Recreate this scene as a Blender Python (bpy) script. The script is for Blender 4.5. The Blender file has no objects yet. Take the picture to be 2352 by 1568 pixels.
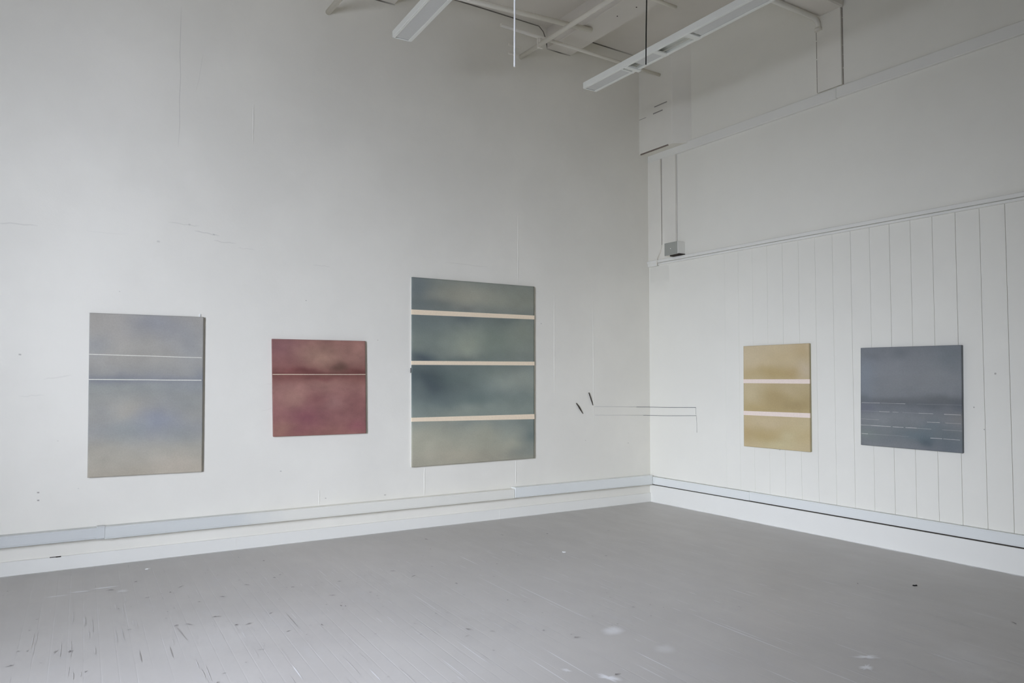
import bpy, math, random
from mathutils import Vector, Matrix, noise

scene = bpy.context.scene
COL = scene.collection
rnd = random.Random(7)

# ------------------------------------------------------------------ helpers
def lin(c):
    """8-bit display colour -> linear"""
    out = []
    for v in c:
        v /= 255.0
        out.append(v / 12.92 if v <= 0.04045 else ((v + 0.055) / 1.055) ** 2.4)
    return tuple(out)

class MB:
    """collects geometry for ONE mesh object"""
    def __init__(self):
        self.v, self.f, self.m, self.c = [], [], [], []
        self.smooth = []
    def vert(self, p, c=(0, 0, 0, 1)):
        self.v.append(tuple(p)); self.c.append(c)
        return len(self.v) - 1
    def face(self, idx, m=0, s=False):
        self.f.append(tuple(idx)); self.m.append(m); self.smooth.append(s)
    def quad(self, a, b, c, d, m=0, cols=None):
        cols = cols or [(0, 0, 0, 1)] * 4
        i = [self.vert(p, k) for p, k in zip((a, b, c, d), cols)]
        self.face(i, m)
    def box(self, lo, hi, m=0, bev=0.0):
        x0, x1 = sorted((lo[0], hi[0])); y0, y1 = sorted((lo[1], hi[1])); z0, z1 = sorted((lo[2], hi[2]))
        if bev <= 0:
            n = len(self.v)
            for z in (z0, z1):
                for x, y in ((x0, y0), (x1, y0), (x1, y1), (x0, y1)):
                    self.vert((x, y, z))
            for q in ((3, 2, 1, 0), (4, 5, 6, 7), (0, 1, 5, 4), (1, 2, 6, 5), (2, 3, 7, 6), (3, 0, 4, 7)):
                self.face([n + k for k in q], m)
            return
        b = min(bev, (x1 - x0) / 2.01, (y1 - y0) / 2.01, (z1 - z0) / 2.01)
        ids = {}
        for sx in (0, 1):
            for sy in (0, 1):
                for sz in (0, 1):
                    X, Y, Z = (x0, x1)[sx], (y0, y1)[sy], (z0, z1)[sz]
                    dx, dy, dz = (b, -b)[sx], (b, -b)[sy], (b, -b)[sz]
                    ids[sx, sy, sz, 'x'] = self.vert((X, Y + dy, Z + dz))
                    ids[sx, sy, sz, 'y'] = self.vert((X + dx, Y, Z + dz))
                    ids[sx, sy, sz, 'z'] = self.vert((X + dx, Y + dy, Z))
        g = lambda a, bb, c, k: ids[a, bb, c, k]
        F = []
        for s in (0, 1):
            F.append([g(s, 0, 0, 'x'), g(s, 1, 0, 'x'), g(s, 1, 1, 'x'), g(s, 0, 1, 'x')])
            F.append([g(0, s, 0, 'y'), g(1, s, 0, 'y'), g(1, s, 1, 'y'), g(0, s, 1, 'y')])
            F.append([g(0, 0, s, 'z'), g(1, 0, s, 'z'), g(1, 1, s, 'z'), g(0, 1, s, 'z')])
        for a in (0, 1):
            for c in (0, 1):
                F.append([g(a, c, 0, 'x'), g(a, c, 1, 'x'), g(a, c, 1, 'y'), g(a, c, 0, 'y')])
                F.append([g(a, 0, c, 'x'), g(a, 1, c, 'x'), g(a, 1, c, 'z'), g(a, 0, c, 'z')])
                F.append([g(0, a, c, 'y'), g(1, a, c, 'y'), g(1, a, c, 'z'), g(0, a, c, 'z')])
        for a in (0, 1):
            for c in (0, 1):
                for e in (0, 1):
                    F.append([g(a, c, e, 'x'), g(a, c, e, 'y'), g(a, c, e, 'z')])
        cen = Vector(((x0 + x1) / 2, (y0 + y1) / 2, (z0 + z1) / 2))
        for q in F:
            P = [Vector(self.v[i]) for i in q]
            nrm = (P[1] - P[0]).cross(P[2] - P[0])
            mid = sum(P, Vector()) / len(P)
            if nrm.dot(mid - cen) < 0:
                q = q[::-1]
            self.face(q, m)
    def tube(self, pts, r, m=0, n=12, caps=True):
        pts = [Vector(p) for p in pts]
        rs = r if isinstance(r, (list, tuple)) else [r] * len(pts)
        rings = []
        ref = None
        for i, p in enumerate(pts):
            if i == 0: t = pts[1] - pts[0]
            elif i == len(pts) - 1: t = pts[-1] - pts[-2]
            else: t = (pts[i + 1] - p).normalized() + (p - pts[i - 1]).normalized()
            t.normalize()
            if ref is None:
                ref = Vector((0, 0, 1)) if abs(t.z) < 0.9 else Vector((1, 0, 0))
            u = (ref - t * ref.dot(t)).normalized(); ref = u
            w = t.cross(u)
            rings.append([self.vert(p + (u * math.cos(2 * math.pi * k / n) + w * math.sin(2 * math.pi * k / n)) * rs[i]) for k in range(n)])
        for a, b in zip(rings, rings[1:]):
            for k in range(n):
                self.face((a[k], a[(k + 1) % n], b[(k + 1) % n], b[k]), m, True)
        if caps:
            self.face(rings[0][::-1], m); self.face(rings[-1], m)
    def build(self, name, mats, parent=None, col=False):
        me = bpy.data.meshes.new(name)
        me.from_pydata(self.v, [], self.f)
        mats = mats if isinstance(mats, (list, tuple)) else [mats]
        for mt in mats: me.materials.append(mt)
        me.polygons.foreach_set('material_index', self.m)
        me.polygons.foreach_set('use_smooth', self.smooth)
        if col:
            at = me.color_attributes.new('mark', 'FLOAT_COLOR', 'POINT')
            at.data.foreach_set('color', [x for c in self.c for x in c])
        me.update()
        o = bpy.data.objects.new(name, me); COL.objects.link(o)
        if parent is not None: o.parent = parent
        return o

def tag(o, label=None, cat=None, group=None, kind=None):
    if label: o['label'] = label
    if cat: o['category'] = cat
    if group: o['group'] = group
    if kind: o['kind'] = kind
    return o

def struct(name, mb, mats, parent=None, col=False):
    o = mb.build(name, mats, parent, col)
    if parent is None: o['kind'] = 'structure'
    return o

def thing(name, label, cat, loc, group=None):
    o = bpy.data.objects.new(name, None); COL.objects.link(o)
    o.location = loc; o.empty_display_size = 0.1
    return tag(o, label, cat, group)

def part(name, mb, mats, parent, col=False, label=None):
    """mesh built in world metres, re-based onto its thing's origin"""
    d = Vector(parent.location)
    p = parent.parent
    while p is not None:
        d += Vector(p.location); p = p.parent
    mb.v = [tuple(Vector(q) - d) for q in mb.v]
    o = mb.build(name, mats, parent, col)
    if label: o['label'] = label
    return o

def centred(name, mb, mats, label, cat, group=None, col=False, base=None):
    """a thing that is one mesh: origin moved to its middle"""
    b = Vector(base) if base else sum((Vector(q) for q in mb.v), Vector()) / len(mb.v)
    mb.v = [tuple(Vector(q) - b) for q in mb.v]
    o = mb.build(name, mats, None, col); o.location = b
    return tag(o, label, cat, group)

# ------------------------------------------------------------------ materials
def new_mat(name):
    m = bpy.data.materials.new(name); m.use_nodes = True
    nt = m.node_tree; nt.nodes.clear()
    out = nt.nodes.new('ShaderNodeOutputMaterial'); b = nt.nodes.new('ShaderNodeBsdfPrincipled')
    nt.links.new(b.outputs[0], out.inputs[0])
    return m, nt, b

def N(nt, t, **kw):
    n = nt.nodes.new('ShaderNode' + t)
    for k, v in kw.items():
        if k in n.inputs.keys() if isinstance(k, str) else False: n.inputs[k].default_value = v
        else: setattr(n, k, v)
    return n

def rgb(c): return (c[0], c[1], c[2], 1)

def mixc(nt, fac, a, b, blend='MIX'):
    n = nt.nodes.new('ShaderNodeMix'); n.data_type = 'RGBA'; n.blend_type = blend
    for sock, val in ((n.inputs[0], fac), (n.inputs[6], a), (n.inputs[7], b)):
        if hasattr(val, 'is_linked'): nt.links.new(val, sock)
        elif isinstance(val, (int, float)): sock.default_value = val
        else: sock.default_value = rgb(val)
    return n.outputs[2]

def math_n(nt, op, a, b=None, c=None, clamp=False):
    n = nt.nodes.new('ShaderNodeMath'); n.operation = op; n.use_clamp = clamp
    for i, v in enumerate((a, b, c)):
        if v is None: continue
        if hasattr(v, 'is_linked'): nt.links.new(v, n.inputs[i])
        else: n.inputs[i].default_value = v
    return n.outputs[0]

def noise_n(nt, scale, detail=3, rough=0.5, vec=None):
    n = nt.nodes.new('ShaderNodeTexNoise')
    n.inputs['Scale'].default_value = scale; n.inputs['Detail'].default_value = detail
    n.inputs['Roughness'].default_value = rough
    if vec is not None: nt.links.new(vec, n.inputs['Vector'])
    return n.outputs[0]

def maprange(nt, v, a, b, c=0.0, d=1.0):
    n = nt.nodes.new('ShaderNodeMapRange'); n.clamp = True; n.interpolation_type = 'SMOOTHSTEP'
    nt.links.new(v, n.inputs[0])
    for i, k in enumerate((a, b, c, d)): n.inputs[i + 1].default_value = k
    return n.outputs[0]

def objcoord(nt):
    return nt.nodes.new('ShaderNodeTexCoord').outputs['Object']

def scaled(nt, vec, s, rot=0.0):
    n = nt.nodes.new('ShaderNodeMapping'); n.inputs['Scale'].default_value = s
    n.inputs['Rotation'].default_value = (0, 0, rot)
    nt.links.new(vec, n.inputs[0]); return n.outputs[0]

def bump(nt, b, h, strength, dist):
    n = nt.nodes.new('ShaderNodeBump'); n.inputs['Strength'].default_value = strength
    n.inputs['Distance'].default_value = dist
    nt.links.new(h, n.inputs['Height']); nt.links.new(n.outputs[0], b.inputs['Normal'])

def attr(nt, name='mark'):
    a = nt.nodes.new('ShaderNodeAttribute'); a.attribute_name = name
    s = nt.nodes.new('ShaderNodeSeparateColor'); nt.links.new(a.outputs['Color'], s.inputs[0])
    return s.outputs[0], s.outputs[1]

WALL = (0.805, 0.780, 0.695)

def wall_mat(name, base, rough=0.75, mott=0.035, marks=True, bmp=0.25):
    m, nt, b = new_mat(name)
    oc = objcoord(nt)
    n1 = noise_n(nt, 0.9, 4, 0.6, oc)
    patch = maprange(nt, n1, 0.35, 0.68)
    c = mixc(nt, patch, tuple(x * (1 - mott) for x in base), tuple(min(1, x * (1 + mott * 0.6)) for x in base))
    if marks:
        r, g = attr(nt)
        c = mixc(nt, r, c, (0.86, 0.85, 0.84))
        c = mixc(nt, g, c, (0.09, 0.075, 0.06))
    nt.links.new(c, b.inputs['Base Color'])
    b.inputs['Roughness'].default_value = rough
    b.inputs['Specular IOR Level'].default_value = 0.3
    n2 = noise_n(nt, 14, 5, 0.62, oc); n3 = noise_n(nt, 120, 2, 0.5, oc)
    h = math_n(nt, 'ADD', n2, math_n(nt, 'MULTIPLY', n3, 0.18))
    bump(nt, b, h, bmp, 0.006)
    return m

def plain_mat(name, base, rough=0.5, spec=0.4, mott=0.04, scale=8, metal=0.0):
    m, nt, b = new_mat(name)
    n1 = noise_n(nt, scale, 4, 0.6, objcoord(nt))
    c = mixc(nt, n1, tuple(x * (1 - mott) for x in base), tuple(min(1, x * (1 + mott)) for x in base))
    nt.links.new(c, b.inputs['Base Color'])
    b.inputs['Roughness'].default_value = rough; b.inputs['Metallic'].default_value = metal
    b.inputs['Specular IOR Level'].default_value = spec
    return m

M_WALL = wall_mat('white_wall_paint', WALL)
M_PANEL = wall_mat('white_board_paint', (0.82, 0.802, 0.715), 0.6, 0.02, True, 0.10)
M_CEIL = wall_mat('ceiling_paint', (0.77, 0.732, 0.662), 0.8, 0.04, True, 0.3)
M_TRIM = plain_mat('white_trim_gloss', (0.80, 0.79, 0.725), 0.45, 0.4, 0.02, 3)
M_TRUNK = plain_mat('bluish_white_trunking', (0.61, 0.625, 0.60), 0.4, 0.45, 0.02, 3)
M_TRUNKW = plain_mat('warm_white_trunking', (0.80, 0.785, 0.70), 0.45, 0.4, 0.02, 3)
M_TRUNKC = plain_mat('cool_white_trunking', (0.76, 0.775, 0.735), 0.4, 0.45, 0.02, 3)
def two_tone(name, a, b, x0, x1):
    """trunking whose one end was painted later in a cooler white"""
    m, nt, bs = new_mat(name)
    oc = objcoord(nt); sp = nt.nodes.new('ShaderNodeSeparateXYZ'); nt.links.new(oc, sp.inputs[0])
    x = math_n(nt, 'ADD', sp.outputs[0], math_n(nt, 'MULTIPLY', math_n(nt, 'SUBTRACT', noise_n(nt, 3, 3, 0.6, oc), 0.5), 0.4))
    nt.links.new(mixc(nt, maprange(nt, x, x0, x1), a, b), bs.inputs['Base Color'])
    bs.inputs['Roughness'].default_value = 0.42
    return m
M_TRUNKMIX = two_tone('patched_white_trunking', (0.65, 0.665, 0.63), (0.80, 0.785, 0.70), -1.0, -0.45)
M_PIPE = plain_mat('painted_pipe', (0.81, 0.775, 0.68), 0.5, 0.4, 0.05, 10)
M_LAMP = plain_mat('white_enamel', (0.86, 0.865, 0.80), 0.35, 0.5, 0.02, 4)
M_DIFF = plain_mat('prismatic_diffuser', (0.67, 0.67, 0.64), 0.35, 0.5, 0.05, 60)
M_DARK = plain_mat('dark_gap', (0.05, 0.042, 0.035), 0.9, 0.1, 0.2, 20)
M_BLACK = plain_mat('black_flex', (0.012, 0.011, 0.010), 0.6, 0.3, 0.1, 30)
M_ROD = plain_mat('bright_white_plastic', (0.90, 0.90, 0.87), 0.35, 0.5, 0.01, 10)
M_CHAR = plain_mat('charcoal_black', (0.05, 0.042, 0.034), 0.85, 0.2, 0.3, 60)
M_WIRE = plain_mat('graphite_wire', (0.16, 0.16, 0.16), 0.6, 0.4, 0.1, 60)
M_WIREF = plain_mat('pale_grey_thread', (0.42, 0.41, 0.40), 0.7, 0.3, 0.1, 60)
M_GREY = plain_mat('grey_cover_plate', (0.36, 0.365, 0.32), 0.5, 0.4, 0.04, 12)
M_FLAKE = plain_mat('paint_flake', (0.80, 0.79, 0.76), 0.7, 0.2, 0.05, 40)
M_GLASSFRAME = plain_mat('window_frame_paint', (0.75, 0.75, 0.73), 0.5, 0.4, 0.03, 5)

BOARD_ANG = math.radians(2.9)      # floorboards run almost square to the left wall
def floor_mat():
    m, nt, b = new_mat('grey_floor_paint')
    oc = objcoord(nt)
    rot = scaled(nt, oc, (1, 1, 1), BOARD_ANG)
    sep = nt.nodes.new('ShaderNodeSeparateXYZ'); nt.links.new(rot, sep.inputs[0])
    s = math_n(nt, 'DIVIDE', sep.outputs[0], 0.0785)
    fr = math_n(nt, 'FRACT', s)
    d = math_n(nt, 'ABSOLUTE', math_n(nt, 'SUBTRACT', fr, 0.5))
    seam = maprange(nt, d, 0.470, 0.492)
    seamw = maprange(nt, d, 0.44, 0.49)
    board = math_n(nt, 'FLOOR', s)
    w = nt.nodes.new('ShaderNodeTexWhiteNoise'); w.noise_dimensions = '1D'; nt.links.new(board, w.inputs['W'])
    cmb = nt.nodes.new('ShaderNodeCombineXYZ')
    nt.links.new(math_n(nt, 'MULTIPLY', math_n(nt, 'ROUND', s), 3.7), cmb.inputs[0]); nt.links.new(math_n(nt, 'MULTIPLY', sep.outputs[1], 1.5), cmb.inputs[1])
    seg = noise_n(nt, 1.0, 2, 0.55, cmb.outputs[0])
    cmb2 = nt.nodes.new('ShaderNodeCombineXYZ')
    nt.links.new(math_n(nt, 'MULTIPLY', math_n(nt, 'ROUND', s), 7.1), cmb2.inputs[0]); nt.links.new(math_n(nt, 'MULTIPLY', sep.outputs[1], 3.5), cmb2.inputs[1]); cmb2.inputs[2].default_value = 5
    seg2 = noise_n(nt, 1.0, 2, 0.55, cmb2.outputs[0])
    white = math_n(nt, 'MULTIPLY', seam, maprange(nt, seg, 0.52, 0.66))
    dark = math_n(nt, 'MULTIPLY', seam, maprange(nt, seg2, 0.62, 0.72))
    base = (0.512, 0.490, 0.457)
    big = noise_n(nt, 0.55, 4, 0.6, oc)
    c = mixc(nt, maprange(nt, big, 0.32, 0.68), tuple(x * 0.95 for x in base), tuple(x * 1.05 for x in base))
    mid = noise_n(nt, 6, 5, 0.65, scaled(nt, oc, (1, 0.35, 1), BOARD_ANG))
    c = mixc(nt, math_n(nt, 'MULTIPLY', maprange(nt, mid, 0.55, 0.78), 0.22), c, (0.60, 0.60, 0.60))
    fine = noise_n(nt, 45, 3, 0.6, oc)
    c = mixc(nt, math_n(nt, 'MULTIPLY', maprange(nt, fine, 0.66, 0.78), 0.25), c, (0.30, 0.29, 0.285))
    c = mixc(nt, math_n(nt, 'MULTIPLY', w.outputs[0], 0.05), c, (0.36, 0.355, 0.35))
    c = mixc(nt, math_n(nt, 'MULTIPLY', white, 0.28), c, (0.72, 0.72, 0.72))
    c = mixc(nt, math_n(nt, 'MULTIPLY', dark, 0.35), c, (0.2, 0.19, 0.18))
    r, g = attr(nt)
    c = mixc(nt, r, c, (0.80, 0.80, 0.80))
    c = mixc(nt, g, c, (0.10, 0.085, 0.08))
    nt.links.new(c, b.inputs['Base Color'])
    rg = maprange(nt, mid, 0.3, 0.8, 0.42, 0.6)
    nt.links.new(rg, b.inputs['Roughness'])
    b.inputs['Specular IOR Level'].default_value = 0.45
    h = math_n(nt, 'SUBTRACT', math_n(nt, 'MULTIPLY', mid, 0.35), math_n(nt, 'MULTIPLY', seamw, maprange(nt, seg, 0.30, 0.75, 0.15, 1.0)))
    bump(nt, b, h, 0.12, 0.003)
    return m
M_FLOOR = floor_mat()

# ------------------------------------------------------------------ room
CEIL = 5.515
XW, YR = -9.0, -9.8          # window wall, rear wall (both behind the camera)

# --- floor with its worn paint marks
mb = MB()
mb.box((XW - 0.25, YR - 0.25, -0.15), (0.25, 0.25, 0.0))
TOPZ = 0.0006
LAYER = [0]
def layer(z):
    LAYER[0] += 1          # every mark on its own thin level
    return z + LAYER[0] * 2e-6
def blob(cx, cy, rx, ry, ang, light, dark, seed, rough=0.25, z=TOPZ, n=22, mbx=None):
    mbx = mbx or mb
    z = layer(z)
    ca, sa = math.cos(ang), math.sin(ang)
    rng = random.Random(seed)
    cen = mbx.vert((cx, cy, z), (light, dark, 0, 1))
    rings = []
    for sc, a in ((0.35, 0.92), (0.6, 0.62), (0.82, 0.25), (1.05, 0.0)):
        rings.append([])
    for k in range(n):
        t = 2 * math.pi * k / n
        q = 1 + rng.uniform(-rough, rough)
        for ring, (sc, a) in zip(rings, ((0.35, 0.92), (0.6, 0.62), (0.82, 0.25), (1.05, 0.0))):
            x, y = rx * sc * q * math.cos(t), ry * sc * q * math.sin(t)
            ring.append(mbx.vert((cx + ca * x - sa * y, cy + sa * x + ca * y, z), (light * a, dark * a, 0, 1)))
    for k in range(n):
        j = (k + 1) % n
        mbx.face((cen, rings[0][k], rings[0][j]))
        for a, b in zip(rings, rings[1:]):
            mbx.face((a[k], b[k], b[j], a[j]))
def streak(x, y, L, w, ang, light, dark, z=TOPZ):
    """thin tapered stroke of worn paint, ang measured from -y"""
    z = layer(z)
    dx, dy = -math.sin(ang), -math.cos(ang)
    nx, ny = -dy, dx
    P = []
    for t, ww, a in ((0, 0.2, 0.2), (0.3, 1, 1), (0.7, 0.9, 0.9), (1, 0.15, 0.1)):
        px, py = x + dx * L * t, y + dy * L * t
        P.append([mb.vert((px + nx * w * s * ww / 2, py + ny * w * s * ww / 2, z), (light * a, dark * a, 0, 1)) for s in (1, -1)])
    for a, b in zip(P, P[1:]):
        mb.face((a[0], a[1], b[1], b[0]))
# scuffs seen on the boards
blob(-3.482, -3.382, 0.095, 0.070, 0.5, 0.62, 0, 1, 0.06)
blob(-2.15, -3.02, 0.45, 0.18, 0.6, 0, 0.05, 12, 0.15, TOPZ * 0.6)
blob(-3.1, -3.45, 0.30, 0.12, 0.6, 0, 0.035, 13, 0.15, TOPZ * 0.5)
blob(-5.3, -2.2, 0.7, 0.35, 0.2, 0.06, 0, 14, 0.15, TOPZ * 0.4)
blob(-2.2, -4.78, 0.35, 0.16, 0.7, 0.12, 0, 15, 0.15, TOPZ * 0.4)
blob(-3.436, -3.769, 0.085, 0.065, 0.5, 0.28, 0, 2, 0.08)
blob(-2.592, -4.44, 0.075, 0.030, -0.5, 0.95, 0, 3, 0.5)
blob(-2.735, -4.524, 0.062, 0.026, 0.4, 0.9, 0, 4, 0.55)
blob(-3.963, -3.91, 0.07, 0.032, -1.2, 0.95, 0, 5, 0.4)
blob(-4.08, -3.72, 0.03, 0.02, -1.2, 0.6, 0, 6, 0.4)
blob(-5.86, -0.90, 0.05, 0.045, 0.3, 0.4, 0, 7, 0.3)
streak(-6.33, -0.80, 0.17, 0.022, math.radians(-86), 0.55, 0)
streak(-6.18, -0.755, 0.15, 0.022, math.radians(-80), 0.9, 0)
streak(-6.05, -0.74, 0.20, 0.03, math.radians(-88), 0.75, 0)
# pale strokes along the seams
for x, y, L, a in ((-3.35, -1.20, .45, .6), (-3.42, -2.10, 1.25, .55), (-4.16, -1.95, .7, .4), (-3.55, -1.85, .8, .35), (-2.85, -3.33, 1.05, .7),
                   (-2.83, -3.55, .5, .5), (-2.19, -3.10, .32, .6), (-3.60, -3.68, .4, .7), (-3.72, -3.83, .3, .5), (-4.35, -3.0, .5, .5),
                   (-4.55, -3.2, .4, .45), (-5.25, -2.88, .25, .7), (-4.93, -3.15, .22, .6), (-2.25, -4.55, .3, .4), (-2.55, -4.15, .4, .35),
                   (-1.85, -4.2, .3, .35), (-4.0, -3.35, .6, .55), (-4.15, -3.45, .5, .5), (-3.1, -2.7, .5, .3), (-2.6, -2.6, .4, .25),
                   (-2.0, -4.75, .35, .45), (-2.95, -4.3, .5, .4), (-3.2, -4.2, .45, .45), (-5.0, -2.0, .2, .3), (-5.35, -2.2, .18, .3)):
    streak(x, y, L, 0.007, BOARD_ANG, a, 0)
for _ in range(430):
    x, y = rnd.uniform(-6.4, -1.2), rnd.uniform(-4.9, -1.0)
    wgt = 0.5 + 0.5 * min(1, max(0, (x + 5.5) / 3))
    streak(x, y, rnd.uniform(0.05, 0.30), rnd.uniform(0.003, 0.007), BOARD_ANG + rnd.gauss(0, 0.01), wgt * rnd.uniform(0.15, 0.55), 0)
# dark chips and ticks
FLECK = [(-6.49,-2.13),(-6.29,-2.02),(-6.22,-2.06),(-5.93,-0.83),(-5.66,-1.90),(-5.59,-1.92),(-5.49,-1.00),(-5.45,-1.46),(-5.29,-1.42),(-5.42,-1.85),
         (-5.35,-2.08),(-5.28,-2.1),(-5.08,-1.21),(-4.91,-2.36),(-4.82,-1.44),(-4.86,-1.11),(-4.80,-1.05),(-4.79,-0.54),(-4.48,-1.47),(-4.65,-1.79),
         (-4.68,-2.05),(-3.95,-1.62),(-3.78,-1.98),(-4.03,-1.40),(-5.75,-0.68),(-5.73,-1.17),(-5.58,-1.12),(-3.83,-3.16),(-3.74,-3.36),(-1.29,-3.55),
         (-2.2,-0.9),(-2.6,-0.72),(-3.3,-0.5),(-1.6,-1.1),(-1.3,-4.6),(-4.2,-2.9),(-3.9,-3.9),(-2.3,-1.9)]
for k, (x, y) in enumerate(FLECK):
    blob(x, y, rnd.uniform(0.012, 0.030), rnd.uniform(0.006, 0.013), rnd.uniform(0, 3), 0, rnd.uniform(0.6, 1.0), 50 + k, 0.5, TOPZ, 10)
for k in range(110):
    x, y = rnd.uniform(-6.6, -2.4), rnd.uniform(-3.6, -0.3)
    blob(x, y, rnd.uniform(0.006, 0.015), rnd.uniform(0.004, 0.008), rnd.uniform(0, 3), 0, rnd.uniform(0.25, 0.7), 150 + k, 0.5, TOPZ, 8)
streak(-5.665, -1.92, 0.30, 0.006, math.radians(-3), 0, 0.28)
streak(-5.90, -2.25, 0.2, 0.005, BOARD_ANG, 0, 0.38); streak(-5.75, -2.27, 0.2, 0.005, BOARD_ANG, 0, 0.4)
streak(-5.03, -1.98, 0.35, 0.005, BOARD_ANG, 0, 0.3)
# white paint lapping onto the boards at the foot of the walls
def lap(p0, p1, nrm, amp, seed):
    p0, p1, nrm = Vector(p0), Vector(p1), Vector(nrm)
    n = int((p1 - p0).length / 0.03)
    prev = None
    for k in range(n + 1):
        p = p0.lerp(p1, k / n)
        wv = amp * (0.35 + 0.65 * abs(noise.noise(Vector((p.x * 3.1 + seed, p.y * 3.1, seed)))) * 1.6 + 0.35 * noise.noise(Vector((p.x * 17, p.y * 17, seed))))
        wv = max(0.001, wv)
        a = mb.vert(p + Vector((0, 0, TOPZ * 0.3)), (0.95, 0, 0, 1)); b = mb.vert(p + nrm * wv + Vector((0, 0, TOPZ * 0.3)), (0.9, 0, 0, 1))
        if prev: mb.face((prev[0], a, b, prev[1]))
        prev = (a, b)
lap((XW, -0.022, 0), (-0.02, -0.022, 0), (0, -1, 0), 0.012, 3.0)
lap((-0.027, -0.02, 0), (-0.027, -6, 0), (-1, 0, 0), 0.022, 8.0)
floor = struct('floor', mb, M_FLOOR, col=True)

# --- ceiling with its beams
mb = MB(); mb.box((XW - 0.25, YR - 0.25, CEIL), (0.25, 0.25, CEIL + 0.2))
ceiling = struct('ceiling', mb, M_CEIL, col=True)
mb = MB(); mb.box((-1.565, -2.42, 5.27), (-1.222, 0.0, CEIL + 0.02), bev=0.006)
for yy, xx in ((-1.03, -1.40), (-1.28, -1.36)):
    mb.tube([(xx, yy, 5.268), (xx, yy, 5.275)], 0.008, 1, 8)
part('ceiling_beam', mb, [M_CEIL, M_DARK], ceiling)
mb = MB(); mb.box((-3.79, -2.42, 5.266), (-3.452, 0.0, CEIL + 0.02), bev=0.006)
part('ceiling_beam', mb, M_CEIL, ceiling)
mb = MB(); mb.box((XW, -2.69, 5.052), (0.0, -2.43, CEIL + 0.02), bev=0.012)
part('ceiling_beam', mb, M_CEIL, ceiling)

# --- left wall
mb = MB(); mb.box((XW - 0.25, 0.0, 0.0), (0.25, 0.25, CEIL))
CRK = [-0.0005]
def crackL(pts, w, dark, light=0.0):
    """thin crack or trowel line lying on the left wall: (x,z) points"""
    prev = None
    CRK[0] -= 3e-6
    YW = CRK[0]
    for k, (x, z) in enumerate(pts):
        e = 0.25 if k in (0, len(pts) - 1) else 1.0
        if k < len(pts) - 1: tx, tz = pts[k + 1][0] - x, pts[k + 1][1] - z
        else: tx, tz = x - pts[k - 1][0], z - pts[k - 1][1]
        l = math.hypot(tx, tz); nx, nz = -tz / l, tx / l
        a = mb.vert((x + nx * w / 2, YW, z + nz * w / 2), (light * e, dark * e, 0, 1)); b = mb.vert((x - nx * w / 2, YW, z - nz * w / 2), (light * e, dark * e, 0, 1))
        if prev: mb.face((prev[0], prev[1], b, a))
        prev = (a, b)
def wob(x0, z0, x1, z1, n=6, amp=0.006):
    return [(x0 + (x1 - x0) * k / n + rnd.uniform(-amp, amp) * (abs(z1 - z0) > abs(x1 - x0)), z0 + (z1 - z0) * k / n + rnd.uniform(-amp, amp) * (abs(z1 - z0) <= abs(x1 - x0))) for k in range(n + 1)]
for a in ((-6.70, 2.672, -6.43, 2.676, .010, .20), (-5.50, 2.812, -5.25, 2.806, .008, .18), (-5.29, 2.760, -5.08, 2.742, .010, .22), (-5.13, 2.692, -4.94, 2.682, .008, .20),
          (-4.93, 2.648, -4.78, 2.644, .006, .14), (-4.25, 2.556, -4.08, 2.549, .007, .14), (-2.86, 2.694, -2.35, 2.690, .006, .16), (-6.1, 2.67, -5.8, 2.68, .006, .07),
          (-5.436, 4.70, -5.430, 3.47, .007, .26), (-5.25, 4.33, -5.30, 3.98, .006, .10), (-4.806, 3.97, -4.82, 3.60, .006, .10), (-6.36, 1.483, -6.17, 1.513, .009, .12),
          (-6.52, 1.347, -6.35, 1.362, .009, .10), (-2.05, 5.10, -1.98, 5.095, .006, .2), (-4.70, 1.20, -4.52, 1.24, .005, .1), (-4.66, 1.44, -4.55, 1.445, .005, .12)):
    crackL(wob(*a[:4]), a[4], a[5] * 0.65)
for x, z, r, dk in ((-6.517, 1.671, .010, .45), (-6.369, .61, .009, .6), (-6.367, .55, .009, .6), (-4.308, 2.215, .007, .4), (-3.593, 1.868, .006, .4), (-1.647, 2.11, .007, .45),
                    (-4.094, .377, .008, .4), (-4.514, .654, .009, .35), (-1.021, .784, .007, .3), (-.371, .725, .009, .3), (-6.1, .62, .006, .2), (-6.25, 1.0, .006, .2), (-5.33, 2.81, .012, .25),
                    (-5.13, 2.745, .012, .3), (-5.57, 2.64, .014, .2), (-3.5, .36, .012, .3), (-5.85, 2.2, .006, .25)):
    crackL([(x - r, z), (x - r * 0.4, z + 0.001), (x + r * 0.4, z), (x + r, z - 0.001)], r * 1.1, dk)
# dark open joint where the wall meets ceiling and beams
def joint(pts, w, dk=0.85):
    crackL(pts, w, dk)
joint([(-3.45, CEIL - 0.01), (-3.0, CEIL - 0.008), (-2.3, CEIL - 0.008), (-1.68, CEIL - 0.012), (-1.62, CEIL - 0.06), (-1.585, CEIL - 0.14), (-1.572, CEIL - 0.2), (-1.568, 5.27)], 0.014)
joint([(-1.572, 5.266), (-1.4, 5.264), (-1.232, 5.265)], 0.013)
joint([(-1.222, CEIL - 0.008), (-1.12, CEIL - 0.008), (-0.7, CEIL - 0.010), (-0.2, CEIL - 0.014)], 0.015)
joint([(-3.79, 5.26), (-3.62, 5.26), (-3.45, 5.262)], 0.015)
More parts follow.
